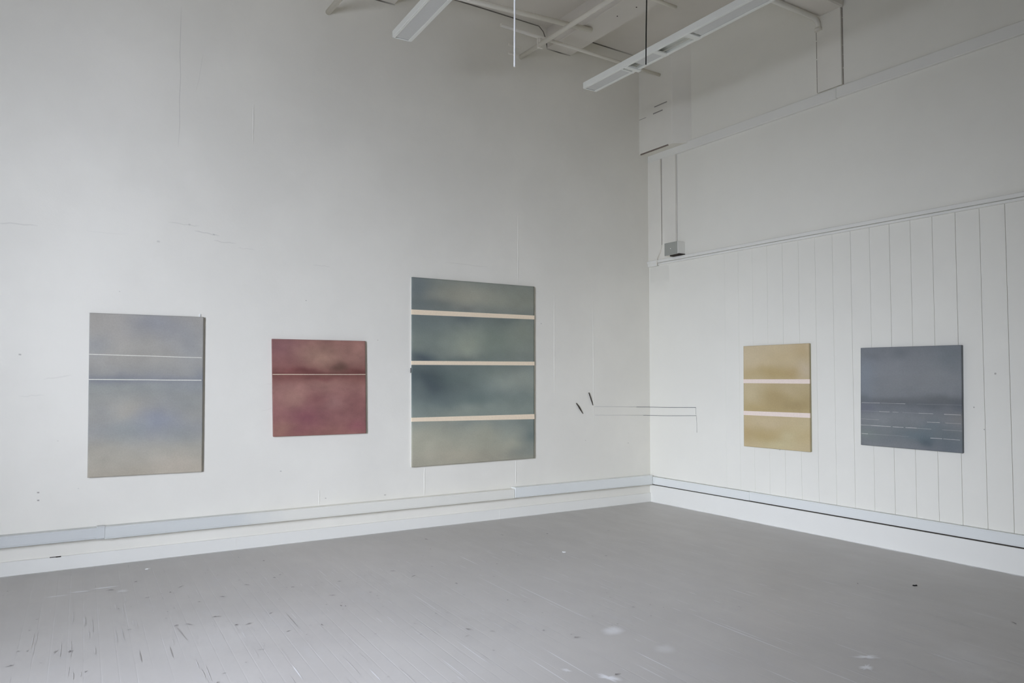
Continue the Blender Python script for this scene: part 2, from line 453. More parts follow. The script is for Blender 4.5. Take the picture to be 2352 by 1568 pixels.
# raised trowel ridges standing proud of the plaster
def ridge(x, z0, z1, w=0.016, h=0.004):
    n = 8
    rows = []
    for k in range(n + 1):
        z = z0 + (z1 - z0) * k / n
        hh = h * math.sin(math.pi * min(1, max(0, (k + 0.15) / (n + 0.3)))) ** 0.5
        xx = x + rnd.uniform(-0.002, 0.002)
        rows.append([mb.vert((xx - w / 2, 0.0005, z)), mb.vert((xx, -hh, z)), mb.vert((xx + w / 2, 0.0005, z))])
    for a, b in zip(rows, rows[1:]):
        for q in (0, 1): mb.face((a[q], a[q + 1], b[q + 1], b[q]))
for x, z0, z1 in ((-3.076, .31, .60), (-1.98, .36, .61), (-4.156, .32, .46), (-.903, .93, 2.41), (-1.467, 1.30, 2.53), (-1.958, 2.55, 3.37), (-4.815, 3.6, 3.97)):
    ridge(x, z0, z1)
struct('wall_left', mb, M_WALL, col=True)

# --- right wall: plaster above, vertical boards below the ledge
mb = MB(); mb.box((0.0, 0.25, 0.0), (0.25, YR - 0.25, CEIL))
bx = [-0.0] + [-1.204 - 0.1895 * k for k in range(0, 46)]
for k, (a, b) in enumerate(zip(bx, bx[1:])):
    if b < YR + 0.02: break
    g = min(0.0014, 0.0003 + 0.00007 * k)
    dx = rnd.uniform(-0.0004, 0.0004)
    mb.box((-0.018 + dx, b + g, 0.3145), (0.004, a - (g if k else 0.0), 2.885), bev=0.0012)
XR = -0.0192
for y, z, r in ((-3.944, 1.545, .008), (-3.777, 1.274, .006), (-3.85, 1.1, .005), (-1.9, 0.78, .005)):
    n0 = [mb.vert((XR - 0.0006, y + r * math.cos(t * math.pi / 4), z + r * math.sin(t * math.pi / 4)), (0, .5, 0, 1)) for t in range(8)]
    mb.face(n0)
# darker patch below the ledge in the corner, fading downwards
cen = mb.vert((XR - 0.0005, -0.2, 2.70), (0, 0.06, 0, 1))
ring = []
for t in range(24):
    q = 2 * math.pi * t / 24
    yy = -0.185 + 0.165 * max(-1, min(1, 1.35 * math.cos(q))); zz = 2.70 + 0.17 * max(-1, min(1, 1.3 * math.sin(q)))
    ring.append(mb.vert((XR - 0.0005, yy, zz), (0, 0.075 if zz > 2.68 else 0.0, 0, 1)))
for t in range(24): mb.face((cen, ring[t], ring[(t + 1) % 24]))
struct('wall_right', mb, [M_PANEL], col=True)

# box pier in the corner above the top rail, with chipped course lines
mb = MB()
foot = [(-0.165, 0.0), (-0.165, -0.552), (-0.158, -0.568), (0.02, -0.735), (0.02, 0.0)]
lo = [mb.vert((x, y, 4.262)) for x, y in foot]; hi = [mb.vert((x, y, CEIL)) for x, y in foot]
for k in range(5): mb.face((lo[k], hi[k], hi[(k + 1) % 5], lo[(k + 1) % 5]))
mb.face(lo); mb.face(hi[::-1])
pier = struct('wall_pier', mb, M_WALL, col=True)
for y0, z0, y1, z1, w in ((-0.004, 4.704, -0.124, 4.700, .010), (-0.247, 4.707, -0.411, 4.710, .011), (-0.27, 4.785, -0.485, 4.788, .010)):
    c = MB(); c.box((-0.1662, y0, z0 - w / 2), (-0.160, y1, z1 + w / 2))
    part('crack', c, plain_mat('grey_crack', (0.33, 0.31, 0.28), 0.9, 0.1), pier)
c = MB(); c.box((-0.1665, -0.02, 4.256), (-0.158, -0.50, 4.272))
part('broken_edge', c, plain_mat('raw_edge', (0.22, 0.18, 0.15), 0.9, 0.1), pier)
# slim pier that carries the beam
mb = MB(); mb.box((-0.022, -2.665, 4.30), (0.01, -2.395, 5.06), bev=0.003)
pier2 = struct('wall_pier', mb, M_WALL, col=True)
for xx, yy in ((-0.0228, -2.4025), (-0.004, -2.671)):
    c = MB()
    zz = 4.302
    while zz < 5.05:
        h = rnd.uniform(0.06, 0.2)
        c.box((xx, yy - 0.0032, zz), (xx + 0.005, yy + 0.0032, min(zz + h, 5.05)))
        zz += h + rnd.uniform(0.0, 0.012)
    part('crack', c, plain_mat('cracked_joint', (0.33, 0.30, 0.25), 0.9, 0.1), pier2)  # dark cracked joints along the pier edges
# boxed post between top rail and ledge
mb = MB(); mb.box((-0.030, -0.474, 2.94), (0.01, -0.0, 4.19), bev=0.003)
struct('wall_post', mb, M_WALL, col=True)

# horizontal rails
mb = MB()
mb.box((-0.035, -2.610, 4.178), (0.01, -0.004, 4.283), bev=0.006)
mb.box((-0.036, YR, 4.182), (0.01, -2.6125, 4.287), bev=0.006)
struct('trim_1', mb, M_TRIM)
mb = MB()
mb.box((-0.055, YR, 2.908), (0.01, 0.0, 2.945), bev=0.006)
mb.box((-0.040, YR, 2.882), (0.01, 0.0, 2.906), bev=0.004)
mb.box((-0.046, -0.006, 2.873), (0.01, -0.18, 2.95), bev=0.004)
struct('trim_2', mb, M_TRIM)

# baseboards
mb = MB(); mb.box((XW, -0.022, 0.0), (-0.0, 0.005, 0.108), bev=0.004)
for x in (-4.9, -2.2): mb.box((x, -0.0235, 0.001), (x + 0.004, -0.02, 0.106))
bl = struct('baseboard_left', mb, M_TRIM)
c = MB(); c.box((-6.28, -0.0235, 0.1065), (-6.24, -0.015, 0.110)); c.box((-6.24, -0.0235, 0.104), (-6.205, -0.015, 0.111))
part('chip', c, M_DARK, bl)
mb = MB(); mb.box((-0.027, YR, 0.0), (0.005, 0.0, 0.206), bev=0.003)
struct('baseboard_right', mb, M_TRIM)
# dark strip painted as the shade in the gap above the right baseboard
mb = MB(); mb.box((-0.014, YR, 0.204), (0.006, -0.03, 0.222))
struct('gap_shade', mb, M_DARK)

# --- window wall and rear wall (behind the camera), with real openings
WIN_X = [(-4.6, -6.6)]; WZ0, WZ1 = 0.95, 3.20
def pierced_x(x0, x1, wins):
    mb = MB()
    mb.box((x0, 0.25, 0), (x1, YR - 0.25, WZ0)); mb.box((x0, 0.25, WZ1), (x1, YR - 0.25, CEIL))
    edges = [0.25] + [e for w in wins for e in w] + [YR - 0.25]
    for a, b in zip(edges[::2], edges[1::2]): mb.box((x0, a, WZ0), (x1, b, WZ1))
    return mb
M_BACK = wall_mat('low_bounce_wall', (.165, .15, .12), marks=False)  # unseen walls, given a dark colour to cut bounced light
struct('wall_windows', pierced_x(XW - 0.25, XW, WIN_X), M_BACK)
mb = MB(); mb.box((XW - 0.25, YR - 0.25, 0), (0.25, YR, CEIL))
struct('wall_rear', mb, M_BACK)
for k, (a, b) in enumerate(WIN_X):
    mb = MB(); f = 0.06
    for lo, hi in (((a, WZ0), (a - f, WZ1)), ((b + f, WZ0), (b, WZ1)), ((a, WZ0), (b, WZ0 + f)), ((a, WZ1 - f), (b, WZ1)),
                   (((a + b) / 2 + .02, WZ0), ((a + b) / 2 - .02, WZ1)), ((a, 2.4), (b, 2.44))):
        mb.box((XW - 0.16, lo[0], lo[1]), (XW - 0.10, hi[0], hi[1]))
    struct('window_%d' % (k + 1), mb, M_GLASSFRAME)
    L = bpy.data.lights.new('window_daylight', 'AREA'); L.shape = 'RECTANGLE'
    L.size = abs(a - b); L.size_y = WZ1 - WZ0
    L.cycles.is_portal = True
    o = bpy.data.objects.new('window_daylight', L); COL.objects.link(o)
    o.location = (XW - 0.03, (a + b) / 2, (WZ0 + WZ1) / 2)
    o.rotation_euler = (math.radians(90), 0, math.radians(-90))     # faces +x, into the room

# ------------------------------------------------------------------ cable trunking
def trunk_left(x0, x1, z0, z1, mat, label, cap=True):
    mb = MB(); mb.box((x0, -0.082, z0), (x1, 0.0, z1), bev=0.004)
    mb.box((x0 + 0.002, -0.0845, z0 + 0.012), (x1 - 0.002, -0.08, z1 - 0.012), bev=0.002)
    return centred('cable_trunking', mb, mat, label, 'cable trunking', 'white cable trunking lengths round the walls')
trunk_left(XW + 0.02, -5.965, 0.225, 0.313, M_TRUNK, 'bluish white trunking length on left wall, under and left of the tall pale painting')
trunk_left(-5.915, -2.045, 0.217, 0.315, M_TRUNKMIX, 'long middle white trunking length on left wall, under the red and the teal banded paintings')
trunk_left(-2.040, -0.055, 0.219, 0.329, M_TRUNKC, 'white trunking length on left wall running into the room corner')
mb = MB(); mb.box((-5.975, -0.087, 0.220), (-5.905, 0.0, 0.320), bev=0.010)
centred('trunking_coupler', mb, M_TRUNK, 'lumpy painted coupler joining two trunking lengths under the tall pale painting', 'coupler')
def trunk_right(y0, y1, z0, z1, mat, label):
    mb = MB(); mb.box((-0.050, y0, z0), (-0.0006, y1, z1), bev=0.003)
    mb.box((-0.052, y0 - 0.002, z0 + 0.010), (-0.048, y1 + 0.002, z1 - 0.010), bev=0.0015)
    return centred('cable_trunking', mb, mat, label, 'cable trunking', 'white cable trunking lengths round the walls')
trunk_right(-0.0625, -0.098, 0.221, 0.312, M_TRUNKC, 'very short corner piece of white trunking at foot of right wall')
trunk_right(-0.1005, -1.530, 0.2205, 0.310, M_TRUNKC, 'white trunking length at foot of right wall, corner to yellow painting')
trunk_right(-1.533, -5.9, 0.222, 0.313, M_TRUNKC, 'white trunking length at foot of right wall, under the blue grey painting')

# ------------------------------------------------------------------ pipes under the ceiling
def pipe(name, pts, r, label, cat='pipe', group=None, mat=None, n=14):
    mb = MB(); mb.tube(pts, r, 0, n)
    return centred(name, mb, mat or M_PIPE, label, cat, group)
G = 'painted pipes under the ceiling'
A = thing('ceiling_pipe', 'painted pipe square to left wall beside the beam, with a two-bar wall bracket', 'pipe', (-1.925, 0, 5.085), G)
mb = MB(); mb.tube([(-1.930, 0.0, 5.085), (-1.912, -2.40, 5.085)], 0.026, 0, 14); part('pipe_run', mb, M_PIPE, A)
mb = MB()
for z in (5.187, 5.093): mb.box((-2.095, -0.012, z - 0.014), (-1.925, 0.002, z + 0.014), bev=0.004)
part('wall_bracket', mb, M_PIPE, A)
mb = MB(); mb.box((-1.945, -0.40, 5.095), (-1.895, -0.335, 5.15), bev=0.006); mb.box((-1.955, -0.375, 5.05), (-1.885, -0.355, 5.20), bev=0.004)
part('pipe_clip', mb, M_PIPE, A)
pipe('ceiling_pipe', [(-2.418, -0.364, 5.178), (-0.16, -0.364, 5.150)], 0.019, 'thin painted pipe along left wall under the beam, ending at corner pier', 'pipe', G)
pipe('ceiling_pipe', [(-3.43, -0.47, 5.24), (-1.466, -0.685, 5.24)], 0.026, 'painted pipe parallel to left wall, ending on the underside of the beam', 'pipe', G)
pipe('ceiling_pipe', [(-1.60, -1.525, 5.252), (-1.046, -1.517, 5.252)], 0.020, 'short stub of painted pipe right of the beam at the top edge of the photo', 'pipe', G)
pipe('ceiling_pipe', [(-4.138, 0.0, 5.0), (-4.11, -2.40, 5.0)], 0.027, 'painted pipe leaving left wall at the top, left of both lamps', 'pipe', G)
# conduit that runs under the cross beam and turns into the right wall
pts = [(-3.0, -2.432, 5.026), (-0.11, -2.432, 5.026)]
for k in range(1, 7):
    t = k / 6 * math.pi / 2
    pts.append((-0.11 + 0.08 * math.sin(t), -2.432, 5.026 - 0.08 * (1 - math.cos(t))))
pts.append((-0.03, -2.432, 4.91))
cond = thing('conduit', 'painted conduit under the cross beam, bending down at top of right wall', 'conduit', (-0.03, -2.432, 4.91))
mb = MB(); mb.tube(pts, 0.026, 0, 14); part('conduit_run', mb, M_WALL, cond)
mb = MB(); mb.tube([(-0.03, -2.432, 4.935), (-0.03, -2.432, 4.905)], 0.036, 0, 16); part('collar', mb, M_PIPE, cond)

# ------------------------------------------------------------------ fluorescent lamps
def lamp(label, x0, x1, y0, y1, zb, h, sections, bars, rot, hang):
    """long batten: channel housing open below, diffusers and cross bars; x0<x1, y0 far end > y1 near end"""
    o = thing('fluorescent_light', label, 'ceiling light', (x0, y0, zb), 'long white fluorescent battens')
    r = 0.012
    mb = MB()
    def add(lo, hi, bev=0.003): mb.box(Vector(lo), Vector(hi), bev=bev)
    add((x0, y1, zb), (x0 + r, y0, zb + h)); add((x1 - r, y1, zb), (x1, y0, zb + h * 0.75))
    add((x0, y1, zb + h - 0.006), (x1, y0, zb + h)); add((x0, y0 - r, zb), (x1, y0, zb + h))
    add((x0, y1, zb), (x1, y1 + r, zb + h))
    part('housing', mb, M_LAMP, o)
    mb = MB(); add((x0 + r, y1 + r, zb - 0.001), (x0 + r + 0.014, y0 - r, zb + 0.006)); add((x1 - r - 0.022, y1 + r, zb - 0.001), (x1 - r, y0 - r, zb + 0.006))
    part('rim', mb, M_LAMP, o)
    for a, b in sections:
        mb = MB(); mb.box((x0 + r + 0.013, b, zb + 0.004), (x1 - r - 0.02, a, zb + 0.012), bev=0.002)
        part('diffuser', mb, M_DIFF, o)
    for a, b, e in bars:
        mb = MB(); mb.box((x0 + r - 0.002, b, zb - e), (x1 + 0.012 * (e > 0.004), a, zb + 0.014), bev=0.003)
        part('cross_bar', mb, M_LAMP, o)
    for yy in hang:
        mb = MB(); mb.tube([((x0 + x1) / 2, yy, zb + h), ((x0 + x1) / 2, yy, CEIL)], 0.005, 0, 8)
        part('hanger', mb, M_PIPE, o)
    o.rotation_euler = (0, 0, rot)
    return o
lamp('shorter looking white batten lamp cut by the top edge, left of the white rod', -3.926, -3.750, -1.042, -3.55, 4.40, 0.058, [(-1.066, -3.53)], [], math.radians(-2.9), (-2.9, -3.3))
lamp('long white batten lamp with an open gap in its cover, behind the black cord', -1.862, -1.690, -1.035, -5.0, 4.40, 0.062,
     [(-1.06, -1.60), (-1.78, -2.03), (-2.50, -4.97)], [(-1.595, -1.615, 0.004), (-1.655, -1.70, 0.012), (-2.03, -2.08, 0.003), (-2.415, -2.48, 0.003)], math.radians(-0.5), (-3.6, -4.6))

# rods and cords hanging from the ceiling
pipe('hanging_rod', [(-4.694, -4.167, 2.866), (-4.696, -4.170, 4.2), (-4.698, -4.173, CEIL)], [0.0040, 0.0040, 0.0040], 'bright white thin pull rod hanging from ceiling between the two lamps', 'rod', None, M_ROD, 10)
pipe('cord', [(-2.376, -2.507, 4.003), (-2.374, -2.509, 4.25), (-2.368, -2.512, 4.55), (-2.362, -2.516, 5.0), (-2.36, -2.516, 5.053)], 0.0048, 'black cord hanging down in front of the long lamp', 'cord', None, M_BLACK, 8)

# ------------------------------------------------------------------ junction box and cable in the corner
jb = thing('junction_box', 'small square junction box with grey cover, on the ledge in the corner', 'junction box', (-0.03, -0.48, 2.948))
mb = MB(); mb.box((-0.116, -0.592, 2.962), (-0.0, -0.377, 3.108), bev=0.004); part('back_box', mb, M_TRIM, jb)
mb = MB(); mb.box((-0.124, -0.588, 2.956), (-0.115, -0.380, 3.106), bev=0.003); part('cover', mb, M_GREY, jb, label='flat grey cover plate')
mb = MB(); mb.tube([(-0.123, -0.484, 3.031), (-0.127, -0.484, 3.031)], 0.006, 0, 12); part('screw', mb, M_LAMP, jb)
mb = MB(); mb.box((-0.105, -0.60, 2.944), (-0.0, -0.45, 2.963), bev=0.002); part('box_shade', mb, M_DARK, jb, label='dark piece painted as shade below box')  # dark piece stands for the shade under the box
mb = MB()
mb.tube([(-0.037, -0.236, 4.178), (-0.037, -0.238, 3.6), (-0.037, -0.240, 3.19), (-0.037, -0.238, 3.10), (-0.040, -0.215, 3.03), (-0.048, -0.190, 2.985), (-0.060, -0.186, 2.95), (-0.061, -0.186, 2.875)], 0.0065, 0, 10)
cable = centred('wall_cable', mb, M_PIPE, 'thin painted cable down the corner post to the ledge, left of the junction box', 'cable')
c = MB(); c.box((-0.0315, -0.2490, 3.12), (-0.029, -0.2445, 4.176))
part('cable_shade', c, plain_mat('cable_shade_grey', (0.26, 0.24, 0.21), 0.9, 0.1), cable)  # dark strip painted along the cable as its shade
# open joint right of the post
mb = MB(); mb.box((-0.004, -0.4785, 2.95), (0.004, -0.4745, 4.176)); struct('trim_4', mb, plain_mat('joint_grey', (0.62, 0.60, 0.57), 0.9, 0.1))

# ------------------------------------------------------------------ wires and sticks near the corner
W1 = thing('wire', 'upper of the two grey wires stretched round the corner left of yellow painting', 'wire', (0, 0, 1.16), 'two parallel wires round the corner')
mb = MB(); mb.tube([(-0.885, -0.003, 1.173), (-0.24, -0.003, 1.155)], 0.0013, 0, 6); part('faint_end', mb, M_WIREF, W1)
mb = MB(); mb.tube([(-0.24, -0.004, 1.154), (-0.022, -0.004, 1.149), (-0.0225, -0.022, 1.149), (-0.0225, -0.30, 1.155), (-0.0225, -0.762, 1.170)], 0.0026, 0, 6); part('wire_run', mb, M_WIRE, W1)
mb = MB(); mb.tube([(-0.0225, -0.761, 1.168), (-0.0225, -0.764, 1.09)], 0.0012, 0, 6); part('drop', mb, M_WIREF, W1)
W2 = thing('wire', 'lower of the two grey wires stretched round the corner, with a loose hanging end', 'wire', (0, 0, 1.06), 'two parallel wires round the corner')
mb = MB(); mb.tube([(-0.885, -0.003, 1.072), (-0.13, -0.003, 1.052)], 0.0012, 0, 6); part('faint_end', mb, M_WIREF, W2)
mb = MB(); mb.tube([(-0.13, -0.004, 1.051), (-0.022, -0.004, 1.048), (-0.0225, -0.022, 1.048), (-0.0225, -0.30, 1.056), (-0.0225, -0.768, 1.078)], 0.0023, 0, 6); part('wire_run', mb, M_WIRE, W2)
mb = MB(); mb.tube([(-0.0225, -0.768, 1.078), (-0.0225, -0.775, 0.98), (-0.0225, -0.777, 0.885)], 0.0014, 0, 6); part('loose_end', mb, M_WIREF, W2)
mb = MB(); mb.tube([(-1.161, -0.009, 1.215), (-1.135, -0.012, 1.183), (-1.116, -0.012, 1.157), (-1.09, -0.010, 1.125), (-1.064, -0.007, 1.093)], [0.005, 0.007, 0.0085, 0.006, 0.003], 0, 8)
centred('charcoal_stick', mb, M_CHAR, 'bent dark twig on left wall, lower left of the two by the wires', 'stick', 'dark sticks on the wall by the corner')
mb = MB(); mb.tube([(-0.977, -0.009, 1.334), (-0.955, -0.011, 1.28), (-0.94, -0.010, 1.243), (-0.916, -0.007, 1.187)], [0.0055, 0.006, 0.006, 0.003], 0, 8)
centred('charcoal_stick', mb, M_CHAR, 'straight dark twig on left wall, upper right one just above the wires', 'stick', 'dark sticks on the wall by the corner')

# ------------------------------------------------------------------ debris on the floor
def chip(name, x, y, pts, h, mat, label, cat):
    mb = MB()
    b = [mb.vert((x + p[0], y + p[1], 0.0008)) for p in pts]; t = [mb.vert((x + p[0] * 0.8, y + p[1] * 0.8, h * (0.7 + 0.3 * math.sin(k * 2.1)))) for k, p in enumerate(pts)]
    n = len(pts)
    for k in range(n): mb.face((b[k], b[(k + 1) % n], t[(k + 1) % n], t[k]))
    mb.face(t); mb.face(b[::-1])
    centred(name, mb, mat, label, cat, base=(x, y, 0))
chip('black_scrap', -0.99, -3.805, [(-.013, .011), (-.015, -.002), (-.002, -.009), (.011, -.016), (.016, -.007), (.004, .003), (-.003, .011)], 0.010, M_BLACK, 'small black scrap lying on the floor, right of centre below the blue painting', 'scrap')
chip('paint_flake', -5.63, -0.33, [(-.022, -.012), (.0, -.016), (.026, .006), (.01, .016), (-.014, .008)], 0.006, M_FLAKE, 'white paint flake on floor by the left baseboard', 'paint flake')
chip('paint_flake', -2.52, -1.60, [(-.018, -.012), (.006, -.018), (.022, .004), (.006, .016), (-.012, .012)], 0.006, M_FLAKE, 'white paint flake in the middle of the grey floor', 'paint flake')

# ------------------------------------------------------------------ paintings
def canvas_mat(name, grain):
    m, nt, b = new_mat(name)
    a = nt.nodes.new('ShaderNodeAttribute'); a.attribute_name = 'mark'
    oc = objcoord(nt)
    f = noise_n(nt, 260, 2, 0.6, oc); g = noise_n(nt, 70, 3, 0.6, oc)
    v = math_n(nt, 'ADD', math_n(nt, 'MULTIPLY', math_n(nt, 'SUBTRACT', f, 0.5), grain), math_n(nt, 'MULTIPLY', math_n(nt, 'SUBTRACT', g, 0.5), grain * 0.8))
    k = math_n(nt, 'ADD', v, 1.0)
    c = nt.nodes.new('ShaderNodeCombineXYZ')
    for i in range(3): nt.links.new(k, c.inputs[i])
    col = mixc(nt, 1.0, a.outputs['Color'], c.outputs[0], 'MULTIPLY')
    nt.links.new(col, b.inputs['Base Color'])
    b.inputs['Roughness'].default_value = 0.8; b.inputs['Specular IOR Level'].default_value = 0.2
    bump(nt, b, f, 0.15, 0.002)
    return m
M_CANVAS = canvas_mat('painted_canvas', 0.22)

def fbm(u, v, s, seed, oct=4):
    t, a, n = 0.0, 1.0, 0.0
    for k in range(oct):
        t += a * noise.noise(Vector((u * s, v * s, seed + k * 7.3))); n += a
        a *= 0.55; s *= 2.03
    return t / n

def painting(name_label, corners, normal, thick, stops, blobs, bands, lines, k, seed, amp, edge_col, nu, nv, warp=0.05, aspect=1.0, tint=(1, 1, 1)):
    """corners: TL, TR, BR, BL on the front plane. stops: [(v, rgb)]; blobs: (u,v,ru,rv,rgb,strength);
    bands: (vl0,vl1,vr0,vr1,rgb); lines: (vl,vr,halfwidth,u0,u1,rgb)"""
    TL, TR, BR, BL = [Vector(c) for c in corners]
    nrm = Vector(normal)
    root = thing('painting', name_label, 'painting', (BL + BR) / 2 - nrm * (thick / 2))
    P = lambda u, v: (TL * (1 - u) + TR * u) * (1 - v) + (BL * (1 - u) + BR * u) * v
    def colour(u, v):
        du, dv = warp * fbm(u * aspect, v, 2.2, seed + 31), warp * fbm(u * aspect, v, 2.2, seed + 57)
        uu, vv = u + du, v + dv
        for (v0, c0), (v1, c1) in zip(stops, stops[1:]):
            if v <= v1 or v1 == stops[-1][0]:
                t = min(1, max(0, (v - v0) / (v1 - v0))); t = t * t * (3 - 2 * t)
                c = [p + (q - p) * t for p, q in zip(c0, c1)]; break
        for bu, bv, ru, rv, bc, st in blobs:
            d = ((uu - bu) / ru) ** 2 + ((vv - bv) / rv) ** 2
            w = st * math.exp(-d * (0.75 + 0.5 * fbm(u * aspect, v, 6.0, seed + 77)))
            c = [p + (q - p) * w for p, q in zip(c, bc)]
        n = fbm(u * aspect, v, 3.0, seed) + 0.6 * fbm(u * aspect, v * 1.6, 8.0, seed + 11)
        c = [max(2, p * (1 + amp * n)) for p in c]
        return tuple(min(0.95, x * k * t) for x, t in zip(lin(c), tint)) + (1,)
    mb = MB()
    idx = [[mb.vert(P(i / nu, j / nv), colour(i / nu, j / nv)) for i in range(nu + 1)] for j in range(nv + 1)]
    for j in range(nv):
        for i in range(nu): mb.face((idx[j][i], idx[j + 1][i], idx[j + 1][i + 1], idx[j][i + 1]), 0, True)
    # wrapped edges in the colour of the rim
    dk = 0.9
    back = nrm * -0.012
    rim = [(0, i) for i in range(nu + 1)] + [(j, nu) for j in range(1, nv + 1)] + [(nv, i) for i in range(nu - 1, -1, -1)] + [(j, 0) for j in range(nv - 1, 0, -1)]
    ring = [mb.vert(Vector(mb.v[idx[j][i]]) + back, tuple(x * dk for x in mb.c[idx[j][i]][:3]) + (1,)) for j, i in rim]
    n = len(rim)
    for q in range(n):
        a, b = idx[rim[q][0]][rim[q][1]], idx[rim[(q + 1) % n][0]][rim[(q + 1) % n][1]]
        mb.face((a, b, ring[(q + 1) % n], ring[q]))
    up = nrm * 0.0012
    for vl0, vl1, vr0, vr1, bc in bands:
        cc = tuple(x * k * t for x, t in zip(lin(bc), tint)) + (1,)
        o = 0.0015
        q = [P(-o, vl0) + up, P(-o, vl1) + up, P(1 + o, vr1) + up, P(1 + o, vr0) + up]
        mb.quad(q[0], q[1], q[2], q[3], 0, [cc] * 4)
        for a, b in ((q[0], q[1]), (q[3], q[2])):
            mb.quad(a, b, b - up + back, a - up + back, 0, [cc] * 4)
    for vl, vr, hw, u0, u1, lc in lines:
        cc = tuple(x * k * t for x, t in zip(lin(lc), tint)) + (1,)
        ns = 6; prev = None
        for s in range(ns + 1):
            u = u0 + (u1 - u0) * s / ns; v = vl + (vr - vl) * u + 0.0012 * noise.noise(Vector((u * 9, vl * 31, seed)))
            w = hw * (0.8 + 0.5 * abs(noise.noise(Vector((u * 23, vl * 17, seed + 2)))))
            a = mb.vert(P(u, v - w) + up, cc); b = mb.vert(P(u, v + w) + up, cc)
            if prev: mb.face((prev[0], prev[1], b, a))
            prev = (a, b)
    part('canvas', mb, M_CANVAS, root, True)
    # stretcher behind the canvas
    mb = MB()
    f = [P(0.002, 0.002) + back, P(0.998, 0.002) + back, P(0.998, 0.998) + back, P(0.002, 0.998) + back]
    g = [p - nrm * (thick - 0.012 - 0.001) for p in f]
    vi = [mb.vert(p) for p in f + g]
    for q in ((0, 1, 2, 3), (7, 6, 5, 4), (0, 4, 5, 1), (1, 5, 6, 2), (2, 6, 7, 3), (3, 7, 4, 0)): mb.face([vi[t] for t in q])
    part('stretcher', mb, plain_mat('stretcher_edge', edge_col, 0.7, 0.2, 0.05, 20), root)
    return root

T = 0.032
# tall pale grey-violet painting
pale = painting('tall pale grey painting with two thin white lines, leftmost on left wall',
         [(-6.061, -T, 2.013), (-5.204, -T, 2.018), (-5.190, -T, .697), (-6.042, -T, .704)], (0, -1, 0), T,
         [(0, (150, 148, 150)), (.25, (154, 152, 153)), (.37, (146, 146, 150)), (.41, (136, 138, 146)), (.44, (142, 145, 149)), (.6, (150, 149, 150)), (.72, (144, 145, 151)), (.86, (157, 154, 151)), (1, (163, 157, 151))],
         [(.55, .07, .25, .08, (132, 136, 152), 0.56), (.15, .1, .2, .15, (158, 154, 153), .5), (.88, .17, .15, .1, (134, 139, 152), 0.40), (.05, .2, .12, .06, (132, 138, 152), 0.40),
          (.2, .385, .25, .03, (118, 122, 136), .6), (.75, .39, .3, .03, (126, 128, 140), 0.40), (.97, .35, .08, .05, (120, 127, 142), 0.40), (.85, .45, .25, .06, (132, 136, 150), 0.40),
          (.12, .6, .15, .05, (132, 136, 146), 0.36), (.38, .6, .14, .06, (162, 158, 154), .7), (.6, .68, .18, .09, (128, 134, 156), 0.64), (.3, .74, .16, .06, (134, 142, 148), 0.48),
          (.9, .58, .15, .05, (132, 138, 146), 0.40), (.8, .78, .2, .06, (138, 144, 150), 0.40), (.78, .95, .2, .06, (168, 160, 155), .6), (.1, .9, .2, .1, (160, 156, 152), .5)],
         [], [(.253, .265, .0024, 0, .985, (205, 206, 208)), (.406, .411, .0028, 0, .985, (212, 212, 214))], 1.23, 3, .085, (.34, .32, .29), 96, 144, .10, .65, (1.0, .975, .835))
mb = MB(); mb.box((-5.236, -0.010, 2.005), (-5.224, -0.0008, 2.046), bev=0.002)
part('hook', mb, M_ROD, pale, label='small white hook above the top edge')
# square red painting
painting('square dusty red painting with one thin pale line, second from left on left wall',
         [(-4.621, -T, 1.848), (-3.735, -T, 1.854), (-3.715, -T, .967), (-4.594, -T, .969)], (0, -1, 0), T,
         [(0, (128, 94, 92)), (.2, (132, 98, 96)), (.33, (120, 84, 82)), (.36, (98, 64, 62)), (.385, (116, 80, 78)), (.5, (134, 99, 98)), (.8, (130, 92, 94)), (1, (132, 94, 92))],
         [(.1, .1, .2, .12, (112, 80, 88), .7), (.5, .17, .22, .11, (152, 122, 112), .9), (.9, .1, .18, .14, (146, 112, 106), .6), (.12, .25, .2, .1, (112, 76, 78), .5),
          (.7, .3, .09, .05, (86, 66, 60), .8), (.9, .345, .12, .03, (94, 56, 56), .7), (.3, .34, .2, .03, (94, 56, 58), .7), (.55, .4, .4, .02, (98, 58, 60), .5),
          (.23, .6, .14, .1, (146, 114, 108), .7), (.6, .46, .2, .05, (142, 108, 104), .6), (.66, .66, .12, .06, (146, 114, 114), .6), (.48, .62, .12, .06, (120, 78, 82), .5),
          (.35, .82, .14, .1, (110, 70, 80), .8), (.92, .42, .1, .06, (118, 84, 80), .5), (.9, .68, .14, .12, (118, 80, 82), .5), (.9, .93, .12, .06, (126, 78, 90), .6), (.08, .93, .1, .08, (142, 108, 100), .6), (.25, .97, .1, .05, (112, 72, 80), .5)],
         [], [(.364, .363, .0032, 0, 1, (222, 208, 196))], 1.34, 17, .17, (.42, .30, .27), 120, 120, .08, 1.0, (1.0, .965, .84))
